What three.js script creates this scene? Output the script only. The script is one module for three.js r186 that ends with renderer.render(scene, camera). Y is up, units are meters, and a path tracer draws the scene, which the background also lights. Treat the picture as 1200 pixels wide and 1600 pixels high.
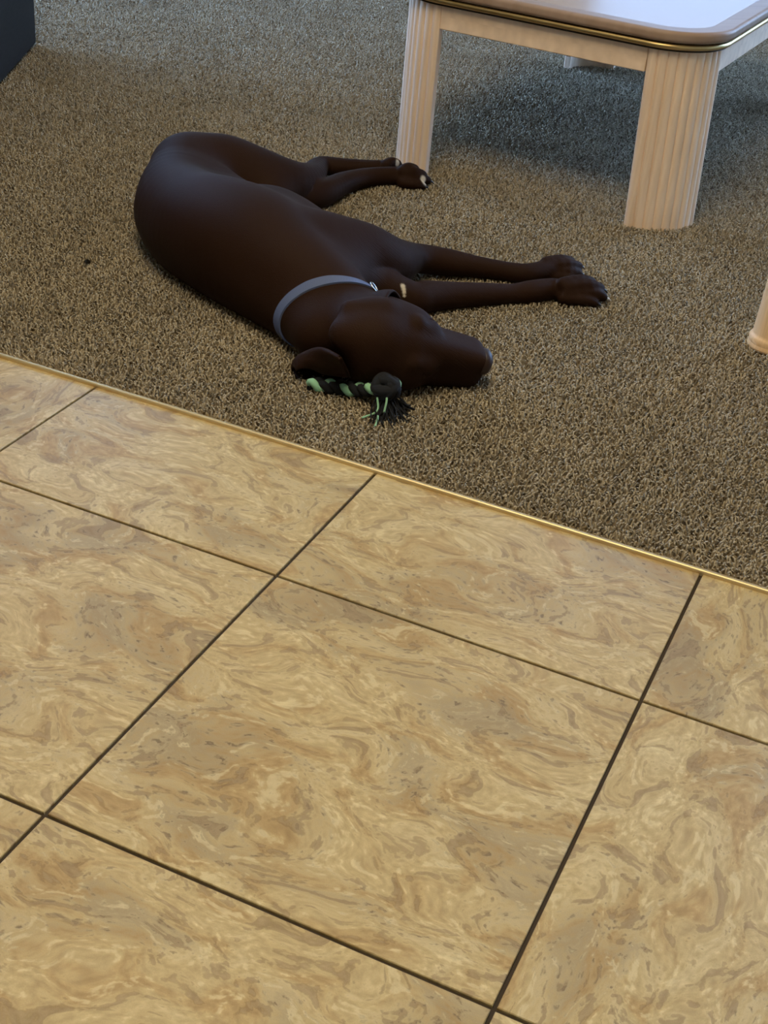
import * as THREE from 'three';
import { RoundedBoxGeometry } from 'three/addons/geometries/RoundedBoxGeometry.js';
import { mergeGeometries } from 'three/addons/utils/BufferGeometryUtils.js';
import { RectAreaLightUniformsLib } from 'three/addons/lights/RectAreaLightUniformsLib.js';

// ---------- camera, sky, lights, exposure ----------
const scene = new THREE.Scene();
const camera = new THREE.PerspectiveCamera(41.035, 1200 / 1600, 0.05, 60);
camera.position.set(0.6146, 0.9585, 1.2075);
camera.up.set(-0.28743, 0.84124, -0.45794);
camera.lookAt(0.6146 - 0.31398, 0.9585 - 0.53445, 1.2075 - 0.78472);
const SKY = new THREE.Color().setRGB(0.41, 0.68, 1.16);
scene.background = SKY; scene.backgroundIntensity = 11.5;
RectAreaLightUniformsLib.init();
const ROOM_LAMPS = [{ x: 0.1, z: 0.5, w: 1.22, d: 0.62, power: 13 }, { x: -0.3, z: -0.3, w: 1.22, d: 0.62, power: 8 }];
const LAMP_COLOR = new THREE.Color().setRGB(1.0, 0.80, 0.50);
const renderer = new THREE.WebGLRenderer();
renderer.toneMapping = THREE.LinearToneMapping;
renderer.toneMappingExposure = 1.0;
renderer.shadowMap.enabled = true;

// ---------- helpers ----------
let seed = 20240;
const rnd = () => { seed = (seed + 0x6d2b79f5) | 0; let t = Math.imul(seed ^ (seed >>> 15), 1 | seed); t = (t + Math.imul(t ^ (t >>> 7), 61 | t)) ^ t; return ((t ^ (t >>> 14)) >>> 0) / 4294967296; };
const rr = (a, b) => a + (b - a) * rnd();
const used = {};
function numbered(n) { const k = used[n] = (used[n] ?? -1) + 1; return k ? n + '_' + String(k).padStart(3, '0') : n; }
const lit = (m) => { m.castShadow = m.receiveShadow = true; return m; };
function mesh(name, geo, mat, parent = scene) { const m = lit(new THREE.Mesh(geo, mat)); m.name = parent === scene ? numbered(name) : name; parent.add(m); return m; }
function thing(name, label, category, pos = [0, 0, 0], turn = 0) { const g = new THREE.Group(); g.name = numbered(name); g.position.set(...pos); g.rotation.y = turn; g.userData = { label, category }; scene.add(g); return g; }
function structure(name, geo, mat) { const m = mesh(name, geo, mat); m.userData.kind = 'structure'; return m; }
const box = (w, h, d, x, y, z) => new THREE.BoxGeometry(w, h, d).translate(x, y, z);
const rbox = (w, h, d, x, y, z, r = 0.004, s = 2) => new RoundedBoxGeometry(w, h, d, s, r).translate(x, y, z);
const V = (a) => new THREE.Vector3(...a);
const tube = (pts, r, seg = 24, rad = 6, closed = false) => new THREE.TubeGeometry(new THREE.CatmullRomCurve3(pts.map(V), closed), seg, r, rad, closed);

// gradient noise
const PERM = new Uint8Array(512); { const p = [...Array(256).keys()]; for (let i = 255; i > 0; i--) { const j = Math.floor(rnd() * (i + 1)); [p[i], p[j]] = [p[j], p[i]]; } for (let i = 0; i < 512; i++) PERM[i] = p[i & 255]; }
const GX = new Float32Array(256), GY = new Float32Array(256); for (let i = 0; i < 256; i++) { GX[i] = Math.cos(i * 2.39996); GY[i] = Math.sin(i * 2.39996); }
function noise(x, y) {
  const xi = Math.floor(x), yi = Math.floor(y), fx = x - xi, fy = y - yi, X = xi & 255, Y = yi & 255;
  const u = fx * fx * fx * (fx * (fx * 6 - 15) + 10), v = fy * fy * fy * (fy * (fy * 6 - 15) + 10);
  const a = PERM[PERM[X] + Y], b = PERM[PERM[X + 1] + Y], c = PERM[PERM[X] + Y + 1], d = PERM[PERM[X + 1] + Y + 1];
  const na = GX[a] * fx + GY[a] * fy, nb = GX[b] * (fx - 1) + GY[b] * fy, nc = GX[c] * fx + GY[c] * (fy - 1), nd = GX[d] * (fx - 1) + GY[d] * (fy - 1);
  return (na + u * (nb - na) + v * (nc - na + u * (na - nb - nc + nd))) * 1.4;
}
function fbm(x, y, o) { let s = 0, a = 0.5; for (let i = 0; i < o; i++) { s += a * noise(x, y); x = x * 2.03 + 17.1; y = y * 2.03 - 9.7; a *= 0.5; } return s; }
function texture(w, h, fn, srgb = true) {
  const d = new Uint8Array(w * h * 4), c = [0, 0, 0];
  for (let j = 0; j < h; j++) for (let i = 0; i < w; i++) { fn(i / w, j / h, c); const o = (j * w + i) * 4; for (let k = 0; k < 3; k++) d[o + k] = Math.max(0, Math.min(255, c[k])); d[o + 3] = 255; }
  const t = new THREE.DataTexture(d, w, h); t.magFilter = THREE.LinearFilter; t.minFilter = THREE.LinearMipmapLinearFilter; t.generateMipmaps = true; t.wrapS = t.wrapT = THREE.RepeatWrapping;
  if (srgb) t.colorSpace = THREE.SRGBColorSpace; t.needsUpdate = true; return t;
}
const mix = (a, b, t) => a + (b - a) * t, sstep = (a, b, x) => { const t = Math.max(0, Math.min(1, (x - a) / (b - a))); return t * t * (3 - 2 * t); };

// ---------- room shell ----------
const wallMat = new THREE.MeshStandardMaterial({ color: 0xd9d0c0, roughness: 0.9, map: texture(128, 128, (u, v, c) => { const n = noise(u * 40, v * 40) * 5; c[0] = 236 + n; c[1] = 234 + n; c[2] = 230 + n; }) });
const trimMat = new THREE.MeshStandardMaterial({ color: 0xe8e4da, roughness: 0.5 });
const RX0 = -3.6, RX1 = 3.2, RZ0 = -3.7, RZ1 = 3.4, RH = 2.75;
const openings = [[-3.4, -2.45], [-0.8, 0.1], [0.85, 2.3]], WB = 0.12, WT = 2.55, SIDE = [-3.3, -0.9];
{
  const zc = RZ0 - 0.06, parts = [];
  const add = (x0, x1, y0, y1) => parts.push(box(x1 - x0, y1 - y0, 0.12, (x0 + x1) / 2, (y0 + y1) / 2, zc));
  let x = RX0 - 0.12;
  for (const [a, b] of openings) { add(x, a, 0, RH); add(a, b, 0, WB); add(a, b, WT, RH); x = b; }
  add(x, RX1 + 0.12, 0, RH);
  structure('wall_back', mergeGeometries(parts), wallMat);
}
{
  const [a, b] = SIDE, xc = RX0 - 0.06, w = (z0, z1, y0, y1) => box(0.12, y1 - y0, z1 - z0, xc, (y0 + y1) / 2, (z0 + z1) / 2);
  structure('wall_left', mergeGeometries([w(RZ0, a, 0, RH), w(a, b, 0, WB), w(a, b, WT, RH), w(b, RZ1, 0, RH)]), wallMat);
}
structure('wall_right', box(0.12, RH, RZ1 - RZ0, RX1 + 0.06, RH / 2, (RZ0 + RZ1) / 2), wallMat);
structure('wall_front', box(RX1 - RX0 + 0.24, RH, 0.12, (RX0 + RX1) / 2, RH / 2, RZ1 + 0.06), wallMat);
structure('ceiling', box(RX1 - RX0 + 0.24, 0.12, RZ1 - RZ0 + 0.24, (RX0 + RX1) / 2, RH + 0.06, (RZ0 + RZ1) / 2), new THREE.MeshStandardMaterial({ color: 0xe6e2d8, roughness: 0.95 }));
structure('baseboard_left', rbox(0.014, 0.09, RZ1 - RZ0, RX0 + 0.007, 0.045, (RZ0 + RZ1) / 2), trimMat);
structure('baseboard_right', rbox(0.014, 0.09, RZ1 - RZ0, RX1 - 0.007, 0.045, (RZ0 + RZ1) / 2), trimMat);
structure('baseboard_back', rbox(RX1 - RX0, 0.09, 0.014, (RX0 + RX1) / 2, 0.045, RZ0 + 0.007), trimMat);
const tintedPane = new THREE.MeshPhysicalMaterial({ color: 0xb8b8b8, transmission: 1, thickness: 0, roughness: 0, ior: 1.45 });
const clearPane = new THREE.MeshPhysicalMaterial({ color: 0xffffff, transmission: 1, thickness: 0, roughness: 0, ior: 1.45 });
[...openings.map(([a, b]) => [b - a, (a + b) / 2, RZ0 - 0.07, 0, a > 0.5 ? clearPane : tintedPane]), [SIDE[1] - SIDE[0], RX0 - 0.07, (SIDE[0] + SIDE[1]) / 2, Math.PI / 2, clearPane]].forEach(([w, x, z, turn, pm], i) => {
  const g = new THREE.Group(); g.name = 'window_' + (i + 1); g.userData.kind = 'structure'; g.position.set(x, 0, z); g.rotation.y = turn; scene.add(g);
  const t = 0.035, fr = [rbox(t, WT - WB, 0.06, -w / 2 + t / 2, (WT + WB) / 2, 0), rbox(t, WT - WB, 0.06, w / 2 - t / 2, (WT + WB) / 2, 0), rbox(w - 2 * t, t, 0.06, 0, WB + t / 2, 0), rbox(w - 2 * t, t, 0.06, 0, WT - t / 2, 0)];
  mesh('window_frame', mergeGeometries(fr), trimMat, g);
  mesh('pane', box(w - 2 * t, WT - WB - 2 * t, 0.004, 0, (WT + WB) / 2, 0), pm, g);
});
structure('ground', box(80, 0.1, 80, 0, -0.3, 0), new THREE.MeshStandardMaterial({ color: 0x8a8676, roughness: 1 }));

// ceiling lamps over the tiled side
for (const L of ROOM_LAMPS) {
  const g = thing('ceiling_light', L.z > 0 ? 'long white framed ceiling light above the middle of the tiled floor' : 'long white framed ceiling light above the edge between tiles and carpet', 'ceiling light', [L.x, RH, L.z]);
  const f = []; for (const s of [-1, 1]) { f.push(rbox(0.04, 0.07, L.d + 0.08, s * (L.w / 2 + 0.02), -0.035, 0)); f.push(rbox(L.w, 0.07, 0.04, 0, -0.035, s * (L.d / 2 + 0.02))); }
  mesh('frame', mergeGeometries(f), trimMat, g);
  mesh('diffuser', box(L.w, 0.012, L.d, 0, -0.056, 0), new THREE.MeshStandardMaterial({ color: 0xfff4e0, roughness: 0.6, emissive: LAMP_COLOR, emissiveIntensity: 1.2 }), g);
  const a = new THREE.RectAreaLight(LAMP_COLOR, L.power, L.w, L.d); a.position.set(L.x, RH - 0.075, L.z); a.lookAt(L.x, 0, L.z); scene.add(a);
}

// ---------- tiled floor ----------
const S = 0.457, GAP = 0.0042, EDGE = -0.283;
const slabMat = new THREE.MeshStandardMaterial({ color: 0x4a4034, roughness: 0.95, map: texture(128, 128, (u, v, c) => { const n = noise(u * 60, v * 60) * 22; c[0] = 215 + n; c[1] = 212 + n; c[2] = 205 + n; }) });
const floor = new THREE.Group(); floor.name = 'floor'; floor.userData.kind = 'structure'; scene.add(floor);
mesh('floor_slab', box(RX1 - RX0, 0.1, RZ1 - RZ0, (RX0 + RX1) / 2, -0.0535, (RZ0 + RZ1) / 2), slabMat, floor);
function tileTexture(k) {
  const ox = k * 37.7, oy = k * 11.3;
  return texture(1024, 1024, (u, v, c) => {
    const x = u * 3 + ox, y = v * 3 + oy;
    const wx = fbm(x * 0.8 + 5, y * 1.3, 3), wy = fbm(x * 0.8 - 8, y * 1.3 + 3, 3);
    const X = x + wx * 0.9, Y = y * 2.1 + wy * 1.3;               // streaks run along u
    const big = fbm(X * 0.7, Y * 0.7, 3);                        // broad clouds of tone
    const mid = fbm(X * 1.9 + big * 0.7, Y * 1.9 + big * 0.9, 5);      // swirls
    const w2 = fbm(X * 3.1 + 30, Y * 2.6, 2);
    const curl = fbm(X * 4.2 + w2 * 1.0, Y * 3.8 - w2 * 1.0, 4);
    const fine = fbm(x * 15 + wx * 7, y * 24 + wy * 7, 4), grain = noise(u * 420, v * 420);
    let r = 198, g = 168, b = 112;
    const gold = sstep(-0.02, 0.34, mid + big * 0.3); r = mix(r, 174, gold * 0.75); g = mix(g, 134, gold * 0.75); b = mix(b, 76, gold * 0.75);
    const pale = sstep(0.0, 0.34, -mid + curl * 0.35 + fine * 0.2); r = mix(r, 220, pale * 0.55); g = mix(g, 194, pale * 0.55); b = mix(b, 142, pale * 0.55);
    const grey = sstep(0.02, 0.36, big * 0.9 + fine * 0.5 - mid * 0.3); r = mix(r, 150, grey * 0.62); g = mix(g, 126, grey * 0.62); b = mix(b, 90, grey * 0.62);
    const flake = sstep(0.2, 0.34, curl + fine * 0.45); r = mix(r, 136, flake * 0.6); g = mix(g, 104, flake * 0.6); b = mix(b, 66, flake * 0.6);
    const edge = sstep(0.15, 0.23, curl + fine * 0.45) - sstep(0.23, 0.33, curl + fine * 0.45); r -= 26 * edge; g -= 26 * edge; b -= 22 * edge;
    const cream = sstep(0.2, 0.36, -curl + fine * 0.4); r = mix(r, 226, cream * 0.55); g = mix(g, 203, cream * 0.55); b = mix(b, 152, cream * 0.55);
    const pit = sstep(0.24, 0.36, fine) * sstep(-0.1, 0.25, big - mid * 0.4); r -= 40 * pit; g -= 38 * pit; b -= 30 * pit;
    const n = fine * 42 + grain * 7; c[0] = 178 + (r + n - 184) * 0.8; c[1] = 154 + (g + n - 150) * 0.8; c[2] = 110 + (b + n * 0.8 - 98) * 0.8;
  });
}
const tileMats = [0, 1, 2].map((k) => { const map = tileTexture(k + 1); return new THREE.MeshPhysicalMaterial({ map, bumpMap: map, bumpScale: 0.0005, roughness: 0.34, specularIntensity: 1 }); });
function tileGeometry(x0, x1, z0, z1, rot) {
  const e = 0.0007, y1 = 0, y2 = -0.0009, y3 = -0.0045, p = [], uv = [], n = [];
  const f = (x, z) => { let a = (x - Math.floor(x0 / S + 0.01) * S) / S, b = 1 - (z1 - z) / S; for (let i = 0; i < rot; i++) [a, b] = [b, 1 - a]; return [a, b]; };
  const quad = (a, b, c, d) => { const N = V(b).sub(V(a)).cross(V(c).sub(V(a))).normalize(); for (const q of [a, b, c, a, c, d]) { p.push(...q); uv.push(...f(q[0], q[2])); n.push(N.x, N.y, N.z); } };
  const ring = (i, y) => [[x0 + i, y, z1 - i], [x1 - i, y, z1 - i], [x1 - i, y, z0 + i], [x0 + i, y, z0 + i]];
  const A = ring(e, y1), B = ring(0, y2), C = ring(0, y3);
  quad(A[0], A[1], A[2], A[3]); for (let i = 0; i < 4; i++) { const j = (i + 1) % 4; quad(B[i], B[j], A[j], A[i]); quad(C[i], C[j], B[j], B[i]); }
  const g = new THREE.BufferGeometry(); g.setAttribute('position', new THREE.Float32BufferAttribute(p, 3)); g.setAttribute('normal', new THREE.Float32BufferAttribute(n, 3)); g.setAttribute('uv', new THREE.Float32BufferAttribute(uv, 2)); return g;
}
for (let iz = -1; iz < 6; iz++) for (let ix = -6; ix < 6; ix++) {
  const x0 = ix * S + GAP / 2, x1 = (ix + 1) * S - GAP / 2, z0 = iz < 0 ? EDGE : iz * S + GAP / 2, z1 = (iz + 1) * S - GAP / 2;
  const h = (ix * 7 + iz * 13 + 200);
  mesh('tile', tileGeometry(x0, x1, z0, z1, ix === 0 || ix === -1 ? 0 : 1 + h % 3), tileMats[h % 3], floor);
}

// metal strip between tile and carpet
{
  const s = new THREE.Shape(); s.moveTo(0.0005, -0.003); s.lineTo(0.0005, 0.002); s.quadraticCurveTo(0.0004, 0.0052, -0.0028, 0.0055); s.quadraticCurveTo(-0.0056, 0.0055, -0.0064, 0.0032); s.lineTo(-0.014, 0.0002); s.lineTo(-0.014, -0.003); s.closePath();
  const g = new THREE.ExtrudeGeometry(s, { depth: 7.4, bevelEnabled: false, steps: 1, curveSegments: 10 }); g.rotateY(-Math.PI / 2);
  g.computeVertexNormals(); g.translate(3.18, 0, EDGE);
  structure('trim_1', g, new THREE.MeshStandardMaterial({ color: 0xd8c59a, metalness: 0.7, roughness: 0.42 }));
}

// ---------- carpet ----------
{
  const CZ1 = EDGE - 0.0135, w = RX1 - RX0, d = CZ1 - RZ0;
  const carpet = thing('carpet', 'brown speckled twist-pile carpet covering the floor beyond the tiles', 'carpet', [0, 0, 0]);
  const map = texture(512, 512, (u, v, c) => { const n = fbm(u * 90, v * 90, 2) * 70 + noise(u * 9, v * 9) * 8; c[0] = 116 + n; c[1] = 104 + n; c[2] = 84 + n * 0.8; });
  const base = box(w, 0.012, d, (RX0 + RX1) / 2, -0.0015 - 0.006, (CZ1 + RZ0) / 2); { const p = base.attributes.position, uv = base.attributes.uv; for (let i = 0; i < p.count; i++) uv.setXY(i, p.getX(i) / 0.4, p.getZ(i) / 0.4); }
  mesh('backing', base, new THREE.MeshStandardMaterial({ map, bumpMap: map, bumpScale: 0.003, roughness: 1 }), carpet);
  // one bent yarn end, three sided
  const yarn = (lean, curl, r) => {
    const ring = 3, lv = 4, p = [], ix = [];
    for (let k = 0; k <= lv; k++) { const t = k / lv, cx = lean * t * t + curl * Math.sin(t * 3.4), cz = curl * (1 - Math.cos(t * 3)) * 0.6, y = -0.002 + 0.0075 * Math.sin(t * 1.75), R = r * (k === lv ? 0.45 : 1 - 0.2 * t); for (let a = 0; a < ring; a++) p.push(cx + R * Math.cos(a * 2.0944), y + R * 0.3 * Math.sin(a * 2), cz + R * Math.sin(a * 2.0944)); }
    for (let k = 0; k < lv; k++) for (let a = 0; a < ring; a++) { const i = k * ring + a, j = k * ring + (a + 1) % ring; ix.push(i, i + ring, j, j, i + ring, j + ring); }
    ix.push(lv * ring, lv * ring + 2, lv * ring + 1);
    const g = new THREE.BufferGeometry(); g.setAttribute('position', new THREE.Float32BufferAttribute(p, 3)); g.setIndex(ix); g.computeVertexNormals(); return g;
  };
  const X0 = -3.2, X1 = 1.4, Z0 = -3.65, step = 0.0049, pts = [];
  for (let z = CZ1 - 0.003; z > Z0; z -= step) for (let x = X0; x < X1; x += step) {
    // only the wedge the camera could see, with a margin
    const dz = 1.2 - z; if (x > 0.62 + dz * 0.16 + 0.4 || x < 0.61 - dz * 0.86 - 0.5) continue;
    pts.push(x + rr(-0.5, 0.5) * step, z + rr(-0.5, 0.5) * step);
  }
  const N = pts.length / 2, pile = new THREE.InstancedMesh(yarn(0.0036, 0.0012, 0.0021), new THREE.MeshPhysicalMaterial({ color: 0xffffff, roughness: 1, specularIntensity: 0.15 }), N);
  const M = new THREE.Matrix4(), Q = new THREE.Quaternion(), E = new THREE.Euler(), P = new THREE.Vector3(), SC = new THREE.Vector3(), col = new THREE.Color();
  for (let i = 0; i < N; i++) {
    const x = pts[2 * i], z = pts[2 * i + 1], k = rr(0.8, 1.2);
    E.set(rr(-0.25, 0.25), rr(0, 6.283), rr(-0.25, 0.25)); Q.setFromEuler(E); P.set(x, Math.min(0, (CZ1 - z) * 0.4 - 0.004) + rr(-0.0015, 0.001), z); SC.set(k * rr(0.85, 1.2), k, k);
    pile.setMatrixAt(i, M.compose(P, Q, SC));
    const tone = rnd(), patch = noise(x * 5, z * 5) * 0.1, b = tone < 0.13 ? rr(0.45, 0.68) : rr(0.86, 1.14);
    col.setRGB(0.385 * (b + patch), 0.335 * (b + patch), 0.25 * (b + patch)); pile.setColorAt(i, col);
  }
  pile.name = 'pile'; pile.userData.kind = 'stuff'; lit(pile); carpet.add(pile);
}

// ---------- wood ----------
const woodMap = (k) => texture(256, 512, (u, v, c) => { const w = fbm(u * 2 + k, v * 1.2, 2) * 0.6, g = Math.sin((u * 9 + w * 3 + k) * 6.283) * 0.5, f = fbm(u * 70 + k * 9, v * 5, 3); const n = g * 5 + f * 22; c[0] = 242 + n; c[1] = 219 + n; c[2] = 196 + n; });
const oak = new THREE.MeshPhysicalMaterial({ map: woodMap(3), roughness: 0.6, specularIntensity: 0.35 });
const rimWood = new THREE.MeshPhysicalMaterial({ map: oak.map, color: 0xa9a2a2, roughness: 0.4, specularIntensity: 0.4 });
const pine = new THREE.MeshPhysicalMaterial({ map: woodMap(8), color: 0xfff0d0, roughness: 0.48, specularIntensity: 0.7 });
const brass = new THREE.MeshStandardMaterial({ color: 0xcdb682, metalness: 1, roughness: 0.3 });
const darkGroove = new THREE.MeshStandardMaterial({ color: 0x1c1712, roughness: 0.7 });
const remapUV = (g, sx, sy) => { const p = g.attributes.position, uv = g.attributes.uv; for (let i = 0; i < p.count; i++) uv.setXY(i, (p.getX(i) + p.getZ(i)) * sx, p.getY(i) * sy); return g; };

// ---------- coffee table ----------
{
  const T = thing('coffee_table', 'pale oak coffee table with reeded quarter-round legs and a brass line under its glossy top', 'coffee table', [-0.2195 + 0.0366, 0, -1.455 - 0.5988], 0);
  T.rotation.y = 0; const ang = 0.061; T.rotation.y = -ang;
  const W2 = 0.335, L2 = 0.6, R = 0.115, H = 0.354, TH = 0.02;
  // reeded quarter shell: corner centre at (cx, cz), sweeping outwards
  function leg(sx, sz, lean) {
    const cx = sx * (W2 - R), cz = sz * (L2 - R), reeds = 9, per = 10, out = [], inn = [];
    for (let i = 0; i <= reeds * per; i++) { const t = i / (reeds * per), a = t * Math.PI / 2, f = (i % per) / per, r = R - 0.0046 * (1 - Math.pow(Math.sin(Math.PI * f), 0.55)); out.push([cx + sx * r * Math.sin(a), cz + sz * r * Math.cos(a)]); }
    for (let i = reeds * 2; i >= 0; i--) { const a = i / (reeds * 2) * Math.PI / 2, r = R - TH; inn.push([cx + sx * r * Math.sin(a), cz + sz * r * Math.cos(a)]); }
    const sh = new THREE.Shape([...out, ...inn].map(([x, z]) => new THREE.Vector2(x, -z)));
    const g = new THREE.ExtrudeGeometry(sh, { depth: H, steps: 6, bevelEnabled: false }); g.rotateX(-Math.PI / 2);
    const p = g.attributes.position; for (let i = 0; i < p.count; i++) p.setX(i, p.getX(i) + lean * (1 - p.getY(i) / H));
    g.computeVertexNormals(); return mesh('leg', remapUV(g, 3, 1.2), oak, T);
  }
  leg(-1, 1, 0); leg(1, 1, 0.014); leg(-1, -1, 0); leg(1, -1, 0.014);
  const ay = H - 0.0235, ah = 0.047;
  const apron = (w, d, x, z) => mesh('apron', remapUV(rbox(w, ah, d, x, ay, z, 0.0025), 0.8, 6), oak, T);
  apron(2 * (W2 - R), 0.02, 0, L2 - 0.012); apron(2 * (W2 - R), 0.02, 0, -(L2 - 0.012)); apron(0.02, 2 * (L2 - R), W2 - 0.012, 0); apron(0.02, 2 * (L2 - R), -(W2 - 0.012), 0);
  const rrect = (hw, hl, r) => { const s = new THREE.Shape(); s.moveTo(-hw + r, -hl); s.lineTo(hw - r, -hl); s.absarc(hw - r, -hl + r, r, -Math.PI / 2, 0); s.lineTo(hw, hl - r); s.absarc(hw - r, hl - r, r, 0, Math.PI / 2); s.lineTo(-hw + r, hl); s.absarc(-hw + r, hl - r, r, Math.PI / 2, Math.PI); s.lineTo(-hw, -hl + r); s.absarc(-hw + r, -hl + r, r, Math.PI, 1.5 * Math.PI); return s; };
  const slab = (name, o, y0, th, mat, bevel = 0, hole) => { const s = rrect(W2 + o - bevel, L2 + o - bevel, Math.max(0.02, R + o - bevel)); if (hole) s.holes.push(rrect(W2 - hole, L2 - hole, R - hole)); const g = new THREE.ExtrudeGeometry(s, { depth: th - 2 * bevel, bevelEnabled: bevel > 0, bevelSize: bevel, bevelThickness: bevel, bevelSegments: 5, curveSegments: 24 }); g.rotateX(-Math.PI / 2); g.translate(0, y0 + bevel, 0); return mesh(name, remapUV(g, 0.8, 3), mat, T); };
  slab('groove', 0.004, H, 0.005, darkGroove);
  slab('brass_strip', 0.013, H + 0.0045, 0.0105, brass, 0.005).userData.label = 'polished brass strip';
  slab('top_groove', 0.006, H + 0.0145, 0.003, darkGroove);
  slab('tabletop', 0.016, H + 0.017, 0.022, rimWood, 0.008, 0.022);
  const pn = slab('top_panel', -0.0225, H + 0.02, 0.0185, new THREE.MeshPhysicalMaterial({ color: 0xb59c88, roughness: 0.25, specularIntensity: 1 })); pn.userData.label = 'glossy inset top panel';
}

// ---------- turned leg of a stool at the right edge ----------
{
  const G = thing('wooden_stool', 'yellow pine stool whose round ringed leg shows at the right edge of the carpet', 'stool', [0.396 + 0.2, 0, -1.028], 0);
  const prof = [[0, 0], [0.034, 0], [0.0385, 0.003], [0.0395, 0.008], [0.0375, 0.0125], [0.0382, 0.0135], [0.0385, 0.02], [0.0365, 0.0245], [0.0345, 0.026], [0.034, 0.03], [0.0325, 0.06], [0.0315, 0.085], [0.0318, 0.09], [0.0318, 0.096], [0.031, 0.1], [0.0312, 0.2], [0.03, 0.42]];
  const lg = new THREE.LatheGeometry(prof.map(([x, y]) => new THREE.Vector2(Math.max(x, 0.0001), y)), 40);
  for (const [x, z] of [[-0.2, 0], [0.2, 0], [0, 0.2], [0, -0.2]]) { const m = mesh('leg', lg, pine, G); m.position.set(x, 0, z); }
  const rung = (a, b) => mesh('stretcher', tube([a, b], 0.011, 2, 12), pine, G);
  rung([-0.2, 0.16, 0], [0, 0.16, 0.2]); rung([0, 0.16, 0.2], [0.2, 0.16, 0]); rung([0.2, 0.16, 0], [0, 0.16, -0.2]); rung([0, 0.16, -0.2], [-0.2, 0.16, 0]);
  mesh('seat', new THREE.LatheGeometry([[0.0001, 0.42], [0.245, 0.42], [0.255, 0.43], [0.255, 0.445], [0.245, 0.455], [0.0001, 0.45]].map((a) => new THREE.Vector2(...a)), 48), pine, G);
}

// ---------- dark sofa at the top left ----------
{
  const G = thing('sofa', 'dark navy sofa whose lower corner shows at the top left beyond the dog', 'sofa', [-1.673, 0, -1.77], Math.atan2(-0.167, -0.365) + Math.PI);
  // local: +z runs along the visible side towards the camera, +x faces the table
  const m = new THREE.MeshStandardMaterial({ color: 0x090c10, roughness: 0.9, bumpMap: texture(128, 128, (u, v, c) => { c[0] = c[1] = c[2] = 128 + noise(u * 64, v * 64) * 90; }, false), bumpScale: 0.0008 });
  mesh('base', rbox(0.85, 0.3, 1.6, -0.425, 0.155, 0.8, 0.012, 3), m, G);
  mesh('arm', rbox(0.82, 0.34, 0.2, -0.425, 0.47, 0.105, 0.05, 4), m, G); mesh('arm', rbox(0.82, 0.34, 0.2, -0.425, 0.47, 1.495, 0.05, 4), m, G);
  mesh('seat_cushion', rbox(0.6, 0.16, 0.58, -0.31, 0.385, 0.5, 0.04, 4), m, G); mesh('seat_cushion', rbox(0.6, 0.16, 0.58, -0.31, 0.385, 1.1, 0.04, 4), m, G);
  mesh('backrest', rbox(0.22, 0.62, 1.2, -0.72, 0.6, 0.8, 0.06, 4), m, G);
}

// ---------- dog ----------
const smin=(a,b,k)=>{const h=Math.max(k-Math.abs(a-b),0)/k;return Math.min(a,b)-h*h*k*.25};
const cap=(x,y,z,a,b)=>{const bx=b[0]-a[0],by=b[1]-a[1],bz=b[2]-a[2],px=x-a[0],py=y-a[1],pz=z-a[2];let t=(px*bx+py*by+pz*bz)/(bx*bx+by*by+bz*bz);t=t<0?0:t>1?1:t;return Math.hypot(px-t*bx,py-t*by,pz-t*bz)-(a[3]+t*(b[3]-a[3]))};
const ell=(x,y,z,e)=>{const a=(x-e[0])/e[3],b=(y-e[1])/e[4],c=(z-e[2])/e[5];const k=Math.hypot(a,b,c);return (k-1)*Math.min(e[3],e[4],e[5])*(k<1?1:1)};
function spline(P,n=6){const o=[];for(let i=0;i+1<P.length;i++){const a=P[Math.max(0,i-1)],b=P[i],c=P[i+1],d=P[Math.min(P.length-1,i+2)];for(let s=0;s<n;s++){const t=s/n;o.push([0,1,2,3].map(q=>.5*(2*b[q]+(c[q]-a[q])*t+(2*a[q]-5*b[q]+4*c[q]-d[q])*t*t+(3*b[q]-a[q]-3*c[q]+d[q])*t*t*t)))}}o.push(P[P.length-1]);return o}
function chain(P,n){const Q=spline(P,n);const lo=[9,9,9],hi=[-9,-9,-9];for(const q of Q)for(let k=0;k<3;k++){lo[k]=Math.min(lo[k],q[k]-q[3]);hi[k]=Math.max(hi[k],q[k]+q[3])}
 return {far:(x,y,z)=>Math.hypot(Math.max(lo[0]-x,0,x-hi[0]),Math.max(lo[1]-y,0,y-hi[1]),Math.max(lo[2]-z,0,z-hi[2])),
  d:(x,y,z)=>{let d=9;for(let i=0;i+1<Q.length;i++){const e=cap(x,y,z,Q[i],Q[i+1]);if(e<d+.003)d=smin(d,e,.003)}return d}}}
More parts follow.
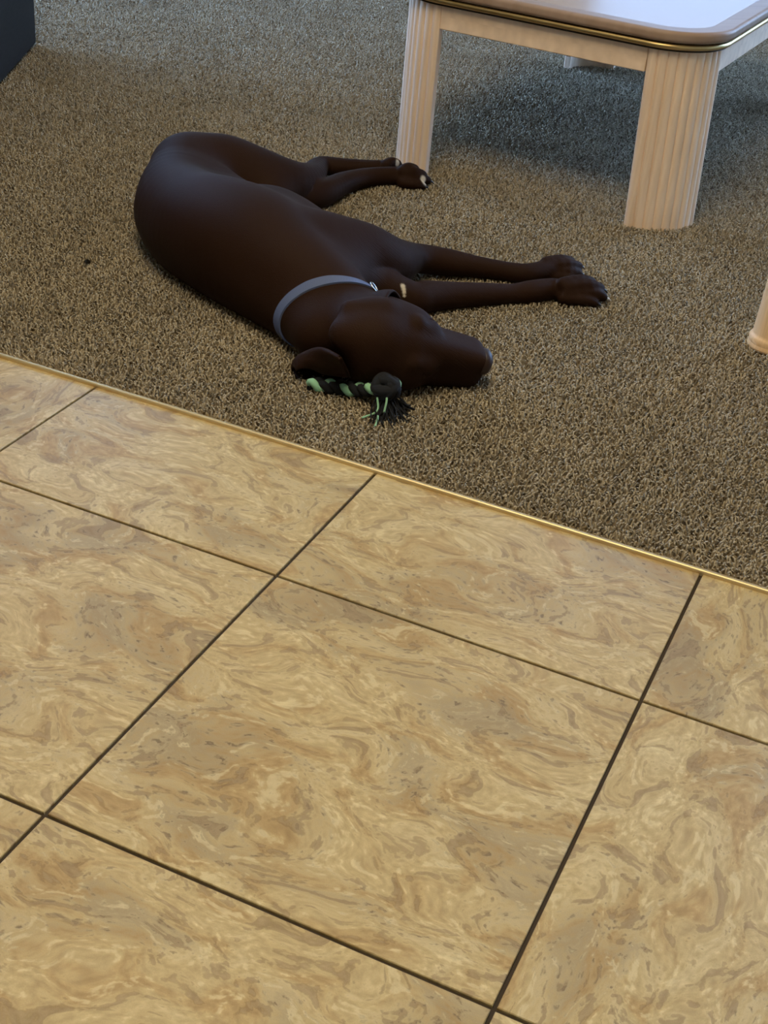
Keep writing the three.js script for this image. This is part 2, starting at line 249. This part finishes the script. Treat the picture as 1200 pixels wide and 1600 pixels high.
// head in its own frame: x muzzle, y crown, z dog's left
const HE=[[-.02,.002,0,.066,.05,.056],[.028,-.004,.034,.034,.03,.028],[.028,-.004,-.034,.034,.03,.028],[-.012,-.03,.04,.046,.04,.03],[-.012,-.03,-.04,.046,.04,.03]];
const HC=[[[.04,-.02,.012,.036],[.128,-.024,.012,.0265]],[[.04,-.02,-.012,.036],[.128,-.024,-.012,.0265]],[[.03,.012,0,.028],[.138,-.001,0,.0165]],[[.07,-.038,.022,.019],[.132,-.036,.017,.0185]],[[.07,-.038,-.022,.019],[.132,-.036,-.017,.0185]],[[.02,-.05,0,.03],[.115,-.056,0,.015]]];
function headD(x,y,z){let d=9;for(const e of HE)d=smin(d,ell(x,y,z,e),.025);for(const[a,b]of HC)d=smin(d,cap(x,y,z,a,b),.018);
 d=smin(d,cap(x,y,z,[-.075,.006,.04,.009],[-.02,.02,.047,.008]),.022);d=smin(d,cap(x,y,z,[-.08,.008,0,.014],[-.03,.034,0,.012]),.03);
 d=smin(d,cap(x,y,z,[.03,.03,.03,.010],[.06,.016,.022,.007]),.012);d=smin(d,cap(x,y,z,[.03,.03,-.03,.010],[.06,.016,-.022,.007]),.012);
 for(const s of[1,-1])d=Math.max(d,-(cap(x,y,z,[.075,-.047,.042*s,.0022],[.135,-.046,.03*s,.0018])));
 for(const s of[1,-1]){d=smin(d,ell(x,y,z,[.05,.0165,.031*s,.016,.011,.013]),.008);d=Math.max(d,-Math.hypot(Math.max(Math.abs(x-.053)-.011,0),y-.0205+(x-.053)*(x-.053)*20,z-.0415*s)+.0022)}
 return d}
function makeDog(S){ // S: torso[{k,P}], limbs[{k,P}], toes[[limb,P]], head{m: 3 axes, c}
 const T=S.torso.map(t=>({k:t.k,c:chain(t.P)})),L=S.limbs.map((l,i)=>({k:l.k,c:chain(l.P),t:S.toes.filter(t=>t[0]===i).map(t=>chain(t[1],3))}));
 const {c,x:mx,y:my,z:mz}=S.head;
 const loc=(x,y,z)=>{const a=x-c[0],b=y-c[1],e=z-c[2];return[a*mx[0]+b*mx[1]+e*mx[2],a*my[0]+b*my[1]+e*my[2],a*mz[0]+b*mz[1]+e*mz[2]]};
 return (x,y,z)=>{let t=9;for(const q of T){const f=q.c.far(x,y,z);if(f<t+q.k)t=smin(t,q.c.d(x,y,z),q.k)}
  const hr=Math.hypot(x-c[0],y-c[1],z-c[2]);if(hr<.25){const l=loc(x,y,z);t=smin(t,headD(l[0],l[1],l[2]),.03)}else t=Math.min(t,hr-.18);
  let d=t;for(const l of L){const f=l.c.far(x,y,z);let e=9;if(f<d+l.k+.03){e=l.c.d(x,y,z);for(const q of l.t)if(q.far(x,y,z)<e+.004)e=smin(e,q.d(x,y,z),.0025);d=Math.min(d,smin(t,e,l.k))}}
  return Math.max(d,.0015-y)}}

const DOG = {torso:[{k:0.03,P:[[-0.1251,0.07,-0.5454,0.05],[-0.1991,0.066,-0.5974,0.055],[-0.2663,0.078,-0.628,0.066],[-0.3369,0.085,-0.6554,0.082],[-0.4167,0.094,-0.691,0.096],[-0.4959,0.094,-0.7174,0.093],[-0.5725,0.086,-0.7565,0.085],[-0.6639,0.08,-0.8382,0.073],[-0.7288,0.08,-0.9714,0.065]]},{k:0.05,P:[[-0.278,0.07,-0.7221,0.055],[-0.3703,0.075,-0.7838,0.067],[-0.4643,0.078,-0.8299,0.069],[-0.522,0.078,-0.8406,0.058],[-0.6305,0.065,-0.9245,0.055]]},{k:0.03,P:[[-0.7077,0.05,-0.9604,0.05],[-0.6777,0.05,-1.0289,0.05],[-0.5808,0.045,-1.0323,0.04]]},{k:0.04,P:[[-0.6493,0.055,-0.8,0.056],[-0.5867,0.052,-0.742,0.054],[-0.4812,0.05,-0.6834,0.05],[-0.3562,0.045,-0.6246,0.042],[-0.2813,0.045,-0.5897,0.042],[-0.2233,0.048,-0.5475,0.042]]}],limbs:[{k:0.03,P:[[-0.7223,0.088,-0.9746,0.062],[-0.6813,0.088,-1.0215,0.061],[-0.6258,0.073,-1.0558,0.055],[-0.5797,0.055,-1.1018,0.046],[-0.5788,0.038,-1.1971,0.032],[-0.6094,0.028,-1.3093,0.02],[-0.5666,0.026,-1.3408,0.0185],[-0.5126,0.023,-1.3849,0.0175],[-0.496,0.02,-1.4146,0.018]]},{k:0.03,P:[[-0.611,0.05,-1.0359,0.04],[-0.5653,0.034,-1.1141,0.034],[-0.5339,0.028,-1.1641,0.028],[-0.529,0.025,-1.2496,0.0225],[-0.511,0.022,-1.3188,0.0195],[-0.4754,0.02,-1.3694,0.0185],[-0.4411,0.02,-1.3915,0.018]]},{k:0.03,P:[[-0.3225,0.1,-0.7353,0.06],[-0.2745,0.086,-0.7857,0.055],[-0.2429,0.06,-0.8416,0.046],[-0.234,0.045,-0.9179,0.028],[-0.2174,0.036,-0.9535,0.025],[-0.1832,0.03,-0.9782,0.0235],[-0.1368,0.024,-1.0043,0.019],[-0.0885,0.02,-1.0258,0.017],[-0.053,0.02,-1.0371,0.018],[-0.0223,0.022,-1.0826,0.0175]]},{k:0.03,P:[[-0.2593,0.05,-0.7602,0.045],[-0.1762,0.03,-0.7908,0.029],[-0.1574,0.028,-0.8163,0.027],[-0.1298,0.025,-0.8507,0.0235],[-0.0792,0.021,-0.9045,0.0195],[-0.0442,0.0185,-0.9398,0.017],[-0.0175,0.02,-0.9648,0.0195],[0.0075,0.02,-0.9963,0.0185],[0.0335,0.02,-1.0081,0.018]]}],toes:[[0,[[-0.4968,0.034,-1.3874,0.011],[-0.4899,0.038,-1.4039,0.01],[-0.4832,0.03,-1.4239,0.0085]]],[0,[[-0.4983,0.024,-1.3926,0.011],[-0.4859,0.025,-1.4143,0.01],[-0.4735,0.016,-1.4319,0.0085]]],[0,[[-0.4974,0.016,-1.3921,0.01],[-0.4815,0.015,-1.4033,0.0095],[-0.4684,0.009,-1.4153,0.008]]],[1,[[-0.4532,0.034,-1.376,0.011],[-0.4461,0.038,-1.3923,0.0105],[-0.4388,0.031,-1.414,0.0088]]],[1,[[-0.4474,0.028,-1.3774,0.0115],[-0.4326,0.032,-1.3896,0.011],[-0.4186,0.024,-1.4099,0.009]]],[1,[[-0.4448,0.02,-1.3735,0.0115],[-0.4235,0.021,-1.3917,0.0108],[-0.4083,0.013,-1.4127,0.0088]]],[1,[[-0.4455,0.013,-1.3634,0.011],[-0.4205,0.013,-1.3731,0.0102],[-0.4069,0.008,-1.3869,0.008]]],[2,[[-0.0321,0.034,-1.0768,0.0105],[-0.0123,0.034,-1.1061,0.0098],[0.0004,0.026,-1.1319,0.0085]]],[2,[[-0.0262,0.028,-1.0768,0.0108],[0.0019,0.03,-1.1024,0.0102],[0.0171,0.021,-1.129,0.0086]]],[2,[[-0.0243,0.019,-1.0753,0.0108],[0.0062,0.02,-1.0945,0.0102],[0.022,0.012,-1.1183,0.0086]]],[2,[[-0.0253,0.013,-1.0666,0.0105],[0.0018,0.012,-1.0819,0.0098],[0.018,0.008,-1.0907,0.008]]],[3,[[0.0267,0.036,-0.9958,0.011],[0.0497,0.037,-1.0268,0.0105],[0.0648,0.03,-1.0507,0.0088]]],[3,[[0.0348,0.031,-0.9952,0.0115],[0.0681,0.033,-1.0237,0.011],[0.0848,0.024,-1.0438,0.0092]]],[3,[[0.0374,0.022,-0.9917,0.0115],[0.0761,0.022,-1.0192,0.011],[0.0943,0.014,-1.034,0.0092]]],[3,[[0.0359,0.014,-0.9858,0.011],[0.0689,0.013,-1.0019,0.0105],[0.0868,0.008,-1.0115,0.0085]]]],head:{c:[-0.0919,0.075,-0.5234],x:[0.8191,-0.1878,-0.542],y:[0.5338,0.5955,0.6004],z:[-0.21,0.7811,-0.588]}};
const dogField = makeDog(DOG);
function surfaceNets(F, lo, hi, h) {
  const nx = Math.ceil((hi[0] - lo[0]) / h) + 1, ny = Math.ceil((hi[1] - lo[1]) / h) + 1, nz = Math.ceil((hi[2] - lo[2]) / h) + 1, D = new Float32Array(nx * ny * nz), B = 4, rad = h * B * 0.9;
  const id = (i, j, k) => i + nx * (j + ny * k);
  for (let K = 0; K < nz; K += B) for (let J = 0; J < ny; J += B) for (let I = 0; I < nx; I += B) {
    const c = F(lo[0] + (I + B / 2) * h, lo[1] + (J + B / 2) * h, lo[2] + (K + B / 2) * h), near = Math.abs(c) < rad * 1.7;
    for (let k = K; k < Math.min(nz, K + B); k++) for (let j = J; j < Math.min(ny, J + B); j++) for (let i = I; i < Math.min(nx, I + B); i++) D[id(i, j, k)] = near ? F(lo[0] + i * h, lo[1] + j * h, lo[2] + k * h) : c;
  }
  const idx = new Int32Array(nx * ny * nz).fill(-1), pos = [], tri = [], C = [0, 1, nx, nx + 1, nx * ny, nx * ny + 1, nx * ny + nx, nx * ny + nx + 1], ed = [[0, 1], [2, 3], [4, 5], [6, 7], [0, 2], [1, 3], [4, 6], [5, 7], [0, 4], [1, 5], [2, 6], [3, 7]];
  for (let k = 0; k < nz - 1; k++) for (let j = 0; j < ny - 1; j++) for (let i = 0; i < nx - 1; i++) {
    const o = id(i, j, k); let m = 0; for (let q = 0; q < 8; q++) if (D[o + C[q]] < 0) m++; if (m === 0 || m === 8) continue;
    let x = 0, y = 0, z = 0, n = 0;
    for (const [a, b] of ed) { const da = D[o + C[a]], db = D[o + C[b]]; if ((da < 0) === (db < 0)) continue; const t = da / (da - db); x += (a & 1) + t * ((b & 1) - (a & 1)); y += ((a >> 1) & 1) + t * (((b >> 1) & 1) - ((a >> 1) & 1)); z += (a >> 2) + t * ((b >> 2) - (a >> 2)); n++; }
    idx[o] = pos.length / 3; pos.push(lo[0] + (i + x / n) * h, lo[1] + (j + y / n) * h, lo[2] + (k + z / n) * h);
  }
  const quad = (a, b, c, d, f) => { if (a < 0 || b < 0 || c < 0 || d < 0) return; if (f) tri.push(a, b, c, a, c, d); else tri.push(a, c, b, a, d, c); };
  for (let k = 1; k < nz - 1; k++) for (let j = 1; j < ny - 1; j++) for (let i = 1; i < nx - 1; i++) {
    const o = id(i, j, k), s = D[o] < 0;
    if (s !== D[o + 1] < 0) quad(idx[o - nx - nx * ny], idx[o - nx * ny], idx[o], idx[o - nx], s);
    if (s !== D[o + nx] < 0) quad(idx[o - 1 - nx * ny], idx[o - 1], idx[o], idx[o - nx * ny], s);
    if (s !== D[o + nx * ny] < 0) quad(idx[o - 1 - nx], idx[o - nx], idx[o], idx[o - 1], s);
  }
  // light smoothing of the net
  const nv = pos.length / 3;
  for (let it = 0; it < 3; it++) { const acc = new Float64Array(nv * 3), cnt = new Uint16Array(nv); for (let t = 0; t < tri.length; t += 3) for (let e = 0; e < 3; e++) { const a = tri[t + e], b = tri[t + (e + 1) % 3]; for (let q = 0; q < 3; q++) { acc[a * 3 + q] += pos[b * 3 + q]; acc[b * 3 + q] += pos[a * 3 + q]; } cnt[a]++; cnt[b]++; } for (let v = 0; v < nv; v++) if (cnt[v]) for (let q = 0; q < 3; q++) pos[v * 3 + q] = mix(pos[v * 3 + q], acc[v * 3 + q] / cnt[v], 0.5); }
  const g = new THREE.BufferGeometry(); g.setAttribute('position', new THREE.Float32BufferAttribute(pos, 3)); g.setIndex(tri); g.computeVertexNormals(); return g;
}
// make a closed surface face outwards
function outward(g) { const p = g.attributes.position, ix = g.index.array, a = new THREE.Vector3(), b = new THREE.Vector3(), c = new THREE.Vector3(); let vol = 0; for (let i = 0; i < ix.length; i += 3) { a.fromBufferAttribute(p, ix[i]); b.fromBufferAttribute(p, ix[i + 1]); c.fromBufferAttribute(p, ix[i + 2]); vol += a.dot(b.cross(c)); } if (vol < 0) for (let i = 0; i < ix.length; i += 3) { const t = ix[i]; ix[i] = ix[i + 1]; ix[i + 1] = t; } g.computeVertexNormals(); return g; }
// thick curved sheet through a grid of control points (rows x columns)
function sheet(rows, thick, nu = 28, nv = 28) {
  const cr = (a, b, c, d, t) => [0, 1, 2].map((k) => 0.5 * (2 * b[k] + (c[k] - a[k]) * t + (2 * a[k] - 5 * b[k] + 4 * c[k] - d[k]) * t * t + (3 * b[k] - a[k] - 3 * c[k] + d[k]) * t * t * t));
  const along = (P, t) => { const n = P.length - 1, x = Math.min(t * n, n - 1e-6), i = Math.floor(x); return cr(P[Math.max(0, i - 1)], P[i], P[i + 1], P[Math.min(n, i + 2)], x - i); };
  const pt = (u, v) => along(rows.map((r) => along(r, u)), v), p = [], ix = [], w = nu + 1;
  const nrm = (u, v) => { const e = 0.01, a = V(pt(Math.min(1, u + e), v)).sub(V(pt(Math.max(0, u - e), v))), b = V(pt(u, Math.min(1, v + e))).sub(V(pt(u, Math.max(0, v - e)))); return a.cross(b).normalize(); };
  for (const s of [1, -1]) for (let j = 0; j <= nv; j++) for (let i = 0; i <= nu; i++) { const u = i / nu, v = j / nv, q = pt(u, v), n = nrm(u, v), ed = Math.pow(Math.min(1, Math.min(u, 1 - u, 1 - v) * 8), 0.5), t = s * thick * (0.25 + 0.75 * ed) * (1 - 0.35 * v) / 2; p.push(q[0] + n.x * t, q[1] + n.y * t, q[2] + n.z * t); }
  const o = w * (nv + 1), f = (a, b, c, d) => ix.push(a, b, c, a, c, d);
  for (let j = 0; j < nv; j++) for (let i = 0; i < nu; i++) { const a = j * w + i; f(a, a + 1, a + w + 1, a + w); f(o + a, o + a + w, o + a + w + 1, o + a + 1); }
  for (let i = 0; i < nu; i++) { f(i, o + i, o + i + 1, i + 1); const a = nv * w + i; f(a, a + 1, o + a + 1, o + a); }
  for (let j = 0; j < nv; j++) { const a = j * w, b = a + nu; f(a, a + w, o + a + w, o + a); f(b, o + b, o + b + w, b + w); }
  const g = new THREE.BufferGeometry(); g.setAttribute('position', new THREE.Float32BufferAttribute(p, 3)); g.setIndex(ix); return outward(g);
}
{
  const bodyGeo = outward(surfaceNets(dogField, [-0.93, -0.012, -1.5], [0.2, 0.232, -0.36], 0.0028));
  const lower = sheet([
    [[-0.131, 0.03, -0.469], [-0.125, 0.062, -0.435], [-0.129, 0.085, -0.419], [-0.167, 0.01, -0.518], [-0.151, 0.004, -0.498]],
    [[-0.17, 0.028, -0.46], [-0.164, 0.055, -0.448], [-0.174, 0.072, -0.453], [-0.214, 0.02, -0.52], [-0.183, 0.004, -0.485]],
    [[-0.192, 0.03, -0.461], [-0.194, 0.046, -0.457], [-0.212, 0.046, -0.474], [-0.235, 0.012, -0.512], [-0.2, 0.004, -0.473]],
    [[-0.208, 0.028, -0.457], [-0.214, 0.034, -0.462], [-0.226, 0.032, -0.474], [-0.239, 0.009, -0.492], [-0.215, 0.004, -0.468]],
    [[-0.217, 0.02, -0.46], [-0.223, 0.022, -0.464], [-0.23, 0.018, -0.474], [-0.235, 0.007, -0.482], [-0.223, 0.004, -0.471]]], 0.006);
  const upper = sheet([
    [[-0.102, 0.108, -0.496], [-0.125, 0.106, -0.513], [-0.15, 0.098, -0.538]],
    [[-0.104, 0.125, -0.514], [-0.128, 0.121, -0.533], [-0.154, 0.112, -0.557]],
    [[-0.113, 0.138, -0.542], [-0.134, 0.132, -0.558], [-0.156, 0.119, -0.574]],
    [[-0.115, 0.138, -0.568], [-0.132, 0.128, -0.582], [-0.152, 0.112, -0.595]],
    [[-0.112, 0.121, -0.588], [-0.125, 0.11, -0.599], [-0.14, 0.097, -0.606]],
    [[-0.11, 0.1, -0.594], [-0.118, 0.092, -0.603], [-0.127, 0.085, -0.608]]], 0.007);
  const geo = mergeGeometries([bodyGeo, lower, upper].map((g) => { g.deleteAttribute('uv'); return g; }));
  const p = geo.attributes.position, uv = [], col = [];
  const white = [[-0.1805, 0.06, -0.7665, 0.005], [-0.1785, 0.055, -0.765, 0.0045], [-0.1765, 0.051, -0.763, 0.004], [-0.1745, 0.046, -0.761, 0.003], [-0.413, 0.02, -1.393, 0.009], [-0.406, 0.016, -1.388, 0.009], [-0.48, 0.037, -1.409, 0.008]];
  for (let i = 0; i < p.count; i++) {
    const x = p.getX(i), y = p.getY(i), z = p.getZ(i); uv.push((x * 0.75 + z * 0.6) * 6, (y + x * 0.5 - z * 0.7) * 6);
    const n = 1 + noise(x * 9 + y * 7, z * 9 - y * 5) * 0.12; let w = 0;
    for (const [a, b, c, r] of white) w = Math.max(w, 1 - sstep(r * 0.6, r * 1.1, Math.hypot(x - a, y - b, z - c)));
    col.push(mix(0.0235 * n, 0.6, w), mix(0.0112 * n, 0.55, w), mix(0.0068 * n, 0.45, w));
  }
  geo.setAttribute('uv', new THREE.Float32BufferAttribute(uv, 2)); geo.setAttribute('color', new THREE.Float32BufferAttribute(col, 3));
  const furBump = texture(512, 512, (u, v, c) => { const n = fbm(u * 40, v * 160, 3) * 120; c[0] = c[1] = c[2] = 128 + n; }, false);
  const fur = new THREE.MeshPhysicalMaterial({ vertexColors: true, roughness: 0.62, specularIntensity: 0.13, bumpMap: furBump, bumpScale: 0.0006, sheen: 0.1, sheenRoughness: 0.5, sheenColor: new THREE.Color(0.25, 0.14, 0.09) });
  const dog = thing('dog', 'chocolate brown dog asleep on its side on the carpet with legs stretched towards the table', 'dog', [-0.4, 0, -0.8]);
  const body = mesh('body', geo.translate(0.4, 0, 0.8), fur, dog);
  // nose leather
  const hd = DOG.head, toW = (a) => [0, 1, 2].map((k) => hd.c[k] + hd.x[k] * a[0] + hd.y[k] * a[1] + hd.z[k] * a[2]);
  const basis = new THREE.Matrix4().makeBasis(V(hd.x), V(hd.y), V(hd.z).negate());
  const ng = new THREE.SphereGeometry(1, 24, 18); { const q = ng.attributes.position; for (let i = 0; i < q.count; i++) { let x = q.getX(i), y = q.getY(i), z = q.getZ(i); const hole = Math.exp(-((z * z * 1 - 0.2) ** 2 * 40 + (y + 0.1) ** 2 * 12)) * (x > 0 ? 1 : 0); q.setXYZ(i, x * 0.014 * (1 - 0.3 * hole), y * 0.0165 * (1 - 0.15 * z * z), z * 0.021); } ng.computeVertexNormals(); }
  ng.applyMatrix4(basis); const np = toW([0.149, -0.003, 0]); ng.translate(np[0] + 0.4, np[1], np[2] + 0.8);
  mesh('nose', ng, new THREE.MeshPhysicalMaterial({ color: 0x2b1b16, roughness: 0.5 }), dog).userData.label = 'liver brown nose';
  // claws at the toe tips
  const clawMats = [new THREE.MeshStandardMaterial({ color: 0x15110f, roughness: 0.4 }), new THREE.MeshStandardMaterial({ color: 0xb9ab97, roughness: 0.4 })];
  DOG.toes.forEach(([, P], i) => { const a = V(P[1]), b = V(P[2]), d = b.clone().sub(a).normalize(), c = b.clone().addScaledVector(d, P[2][3] * 0.7), e = c.clone().addScaledVector(d, 0.012).add(new THREE.Vector3(0, -0.004, 0)), m = c.clone().lerp(e, 0.5).add(new THREE.Vector3(0, 0.0015, 0)); const cv = new THREE.CatmullRomCurve3([c, m, e]); const g = new THREE.TubeGeometry(cv, 6, 0.0032, 8); const q = g.attributes.position; for (let k = 0; k < q.count; k++) { const ringI = Math.floor(k / 9), t = ringI / 6, o = cv.getPointAt(t), s = 1 - 0.8 * t; q.setXYZ(k, o.x + (q.getX(k) - o.x) * s + 0.4, o.y + (q.getY(k) - o.y) * s, o.z + (q.getZ(k) - o.z) * s + 0.8); } g.computeVertexNormals(); mesh('claw', g, clawMats[i % 3 === 1 ? 1 : 0], dog); });

  // ---------- collar ----------
  const pts = [[-0.2817, 0.0226, -0.558], [-0.2765, 0.0653, -0.5507], [-0.2629, 0.0982, -0.562], [-0.2355, 0.1184, -0.5758], [-0.2085, 0.1238, -0.5918], [-0.1756, 0.1178, -0.6023]].map(V);
  const cen = new THREE.Vector3(-0.222, 0.062, -0.59); let nrm = new THREE.Vector3(); for (let i = 0; i + 1 < pts.length; i++) nrm.add(pts[i].clone().sub(cen).cross(pts[i + 1].clone().sub(cen))); nrm.normalize();
  const e1 = new THREE.Vector3(0, 1, 0).addScaledVector(nrm, -nrm.y).normalize(), e2 = nrm.clone().cross(e1), K = 96, wdt = 0.0066, P2 = [], I2 = [];
  const surf = (o, dir) => { let t = 0.01; for (let n = 0; n < 80; n++) { const q = o.clone().addScaledVector(dir, t), d = dogField(q.x, q.y, q.z); if (d > -0.0004) break; t += Math.max(0.0006, -d * 0.7); if (t > 0.13) break; } return t; };
  const prof = []; for (let s = 0; s < 2; s++) { const o = cen.clone().addScaledVector(nrm, (s ? 1 : -1) * wdt), L = []; for (let i = 0; i < K; i++) { const a = i / K * 6.28319, dir = e1.clone().multiplyScalar(Math.cos(a)).addScaledVector(e2, Math.sin(a)); L.push(surf(o, dir)); } for (let k = 0; k < 3; k++) { const c = L.slice(); for (let i = 0; i < K; i++) L[i] = (c[(i + K - 1) % K] + 2 * c[i] + c[(i + 1) % K]) / 4; } prof.push(L); }
  for (let i = 0; i < K; i++) { const a = i / K * 6.28319, dir = e1.clone().multiplyScalar(Math.cos(a)).addScaledVector(e2, Math.sin(a)); for (const [s, up] of [[0, 0], [0, 0.0032], [1, 0.0032], [1, 0]]) { const q = cen.clone().addScaledVector(nrm, (s ? 1 : -1) * wdt).addScaledVector(dir, prof[s][i] + up); q.y = Math.max(q.y, 0.001); P2.push(q.x - cen.x, q.y, q.z - cen.z); } }
  for (let i = 0; i < K; i++) { const a = i * 4, b = ((i + 1) % K) * 4; for (let k = 0; k < 4; k++) { const l = (k + 1) % 4; I2.push(a + k, a + l, b + l, a + k, b + l, b + k); } }
  let bg = new THREE.BufferGeometry(); bg.setAttribute('position', new THREE.Float32BufferAttribute(P2, 3)); bg.setIndex(I2); bg = bg.toNonIndexed(); bg.computeVertexNormals();
  const collar = thing('dog_collar', 'greyish blue flat dog collar round the brown dog\'s neck', 'collar', [cen.x, 0, cen.z]);
  mesh('band', bg, new THREE.MeshStandardMaterial({ color: 0x56658a, roughness: 0.8, side: THREE.DoubleSide }), collar);
  const metal = new THREE.MeshStandardMaterial({ color: 0xd8d8d4, metalness: 1, roughness: 0.25 });
  const ringAt = (u) => { let i = Math.round(u * K) % K; const a = i / K * 6.28319, dir = e1.clone().multiplyScalar(Math.cos(a)).addScaledVector(e2, Math.sin(a)); const q = cen.clone().addScaledVector(dir, (prof[0][i] + prof[1][i]) / 2 + 0.004); const g = new THREE.TorusGeometry(0.0085, 0.0013, 10, 28); g.applyMatrix4(new THREE.Matrix4().makeBasis(nrm.clone(), dir.clone().cross(nrm), dir)); g.translate(q.x - cen.x, Math.max(q.y, 0.004), q.z - cen.z); return g; };
  const tgt = new THREE.Vector3(-0.1712, 0.1132, -0.6125).sub(cen), ua = Math.atan2(tgt.dot(e2), tgt.dot(e1)) / 6.28319; mesh('ring', ringAt((ua + 1) % 1), metal, collar);
}

// ---------- rope toy ----------
{
  const navy = new THREE.MeshStandardMaterial({ color: 0x10151f, roughness: 0.95 }), mint = new THREE.MeshStandardMaterial({ color: 0x8fc4a4, roughness: 0.9 }), pale = new THREE.MeshStandardMaterial({ color: 0xb9c4b2, roughness: 0.9 });
  const KN = [-0.0664, 0.039, -0.4544];
  const G = thing('rope_toy', 'braided navy and mint rope dog toy with a frayed knot beside the dog\'s head', 'dog toy', [KN[0], 0, KN[2]]);
  const rel = (a) => [a[0] - KN[0], a[1], a[2] - KN[2]];
  const axis = new THREE.CatmullRomCurve3([[-0.1894, 0.012, -0.4517], [-0.1736, 0.012, -0.4548], [-0.1547, 0.012, -0.46], [-0.1358, 0.012, -0.4652], [-0.1172, 0.016, -0.466], [-0.0982, 0.023, -0.4626], [-0.0744, 0.039, -0.4544]].map((a) => V(rel(a))));
  const up = new THREE.Vector3(0, 1, 0);
  for (let s = 0; s < 3; s++) { const pts = []; for (let i = 0; i <= 90; i++) { const t = i / 90, c = axis.getPointAt(t), T = axis.getTangentAt(t), side = T.clone().cross(up).normalize(), nn = side.clone().cross(T), ph = t * 6.283 * 2.6 + s * 2.0944; const q = c.addScaledVector(side, Math.sin(ph) * 0.0072).addScaledVector(nn, Math.sin(2 * ph) * 0.0042); pts.push([q.x, Math.max(0.006, q.y), q.z]); } const m = mesh('strand', tube(pts, 0.0062, 160, 8), s === 0 ? mint : navy, G); if (s === 0) m.userData.label = 'mint green strand'; }
  const kc = [0, KN[1], 0], loops = [[0, 0.3, navy], [1.1, -0.5, navy], [2.2, 0.9, navy], [0.6, 1.4, navy], [1.7, 1.2, mint], [2.7, 0.2, navy]];
  for (const [a, b, m] of loops) { const g = new THREE.TorusGeometry(0.0138, 0.0078, 10, 32); g.rotateX(b); g.rotateY(a); g.translate(kc[0] + Math.cos(a * 3) * 0.003, kc[1], kc[2] + Math.sin(a * 3) * 0.003); mesh('knot_turn', g, m, G); }
  const fr = [[], [], []];
  for (let i = 0; i < 150; i++) { const a = rr(-0.5, 1.6), L = rr(0.03, 0.055), dx = Math.cos(a) * 0.75, dz = Math.sin(a), r0 = rr(0.0, 0.014), b = rr(0, 6.28); const p0 = [Math.cos(b) * r0, rr(0.012, 0.035), Math.sin(b) * r0], p1 = [p0[0] + dx * L * 0.55 + rr(-0.006, 0.006), rr(0.008, 0.02), p0[2] + dz * L * 0.55 + rr(-0.006, 0.006)], p2 = [p0[0] + dx * L + rr(-0.01, 0.01), rr(0.002, 0.007), p0[2] + dz * L + rr(-0.008, 0.008)]; fr[rnd() < 0.86 ? 0 : 1].push(tube([p0, p1, p2], rr(0.0006, 0.0013), 6, 4)); }
  const f0 = mesh('frayed_ends', mergeGeometries(fr[0]), navy, G); f0.userData.kind = 'stuff';
  for (const [a, b, c] of [[[0.006, 0.04, 0.012], [0.012, 0.03, 0.022], [0.013, 0.014, 0.03]], [[-0.004, 0.03, 0.02], [0.002, 0.014, 0.03], [-0.014, 0.005, 0.047]], [[0.0, 0.047, 0.004], [0.008, 0.05, 0.006], [0.016, 0.045, 0.004]], [[0.008, 0.012, 0.04], [0.011, 0.006, 0.05], [0.012, 0.004, 0.058]], [[-0.012, 0.036, 0.014], [-0.006, 0.042, 0.014], [0.0, 0.04, 0.017]]]) mesh('loose_thread', tube([a, b, c], 0.0017, 10, 6), rnd() < 0.5 ? mint : pale, G);
}

// ---------- lint ----------
{
  const gs = []; for (let i = 0; i < 14; i++) { const a = rr(0, 6.28), b = a + rr(1, 3), r = 0.006; gs.push(tube([[Math.cos(a) * r, rr(0.003, 0.007), Math.sin(a) * r * 0.6], [rr(-0.003, 0.003), rr(0.006, 0.01), rr(-0.002, 0.002)], [Math.cos(b) * r, rr(0.003, 0.007), Math.sin(b) * r * 0.6]], 0.0009, 6, 4)); }
  const m = mesh('lint', mergeGeometries(gs), new THREE.MeshStandardMaterial({ color: 0x14110f, roughness: 1 })); m.position.set(-0.727, 0.003, -0.648); m.userData = { label: 'small dark bit of lint on the carpet left of the dog\'s back', category: 'lint' };
}

renderer.render(scene, camera);
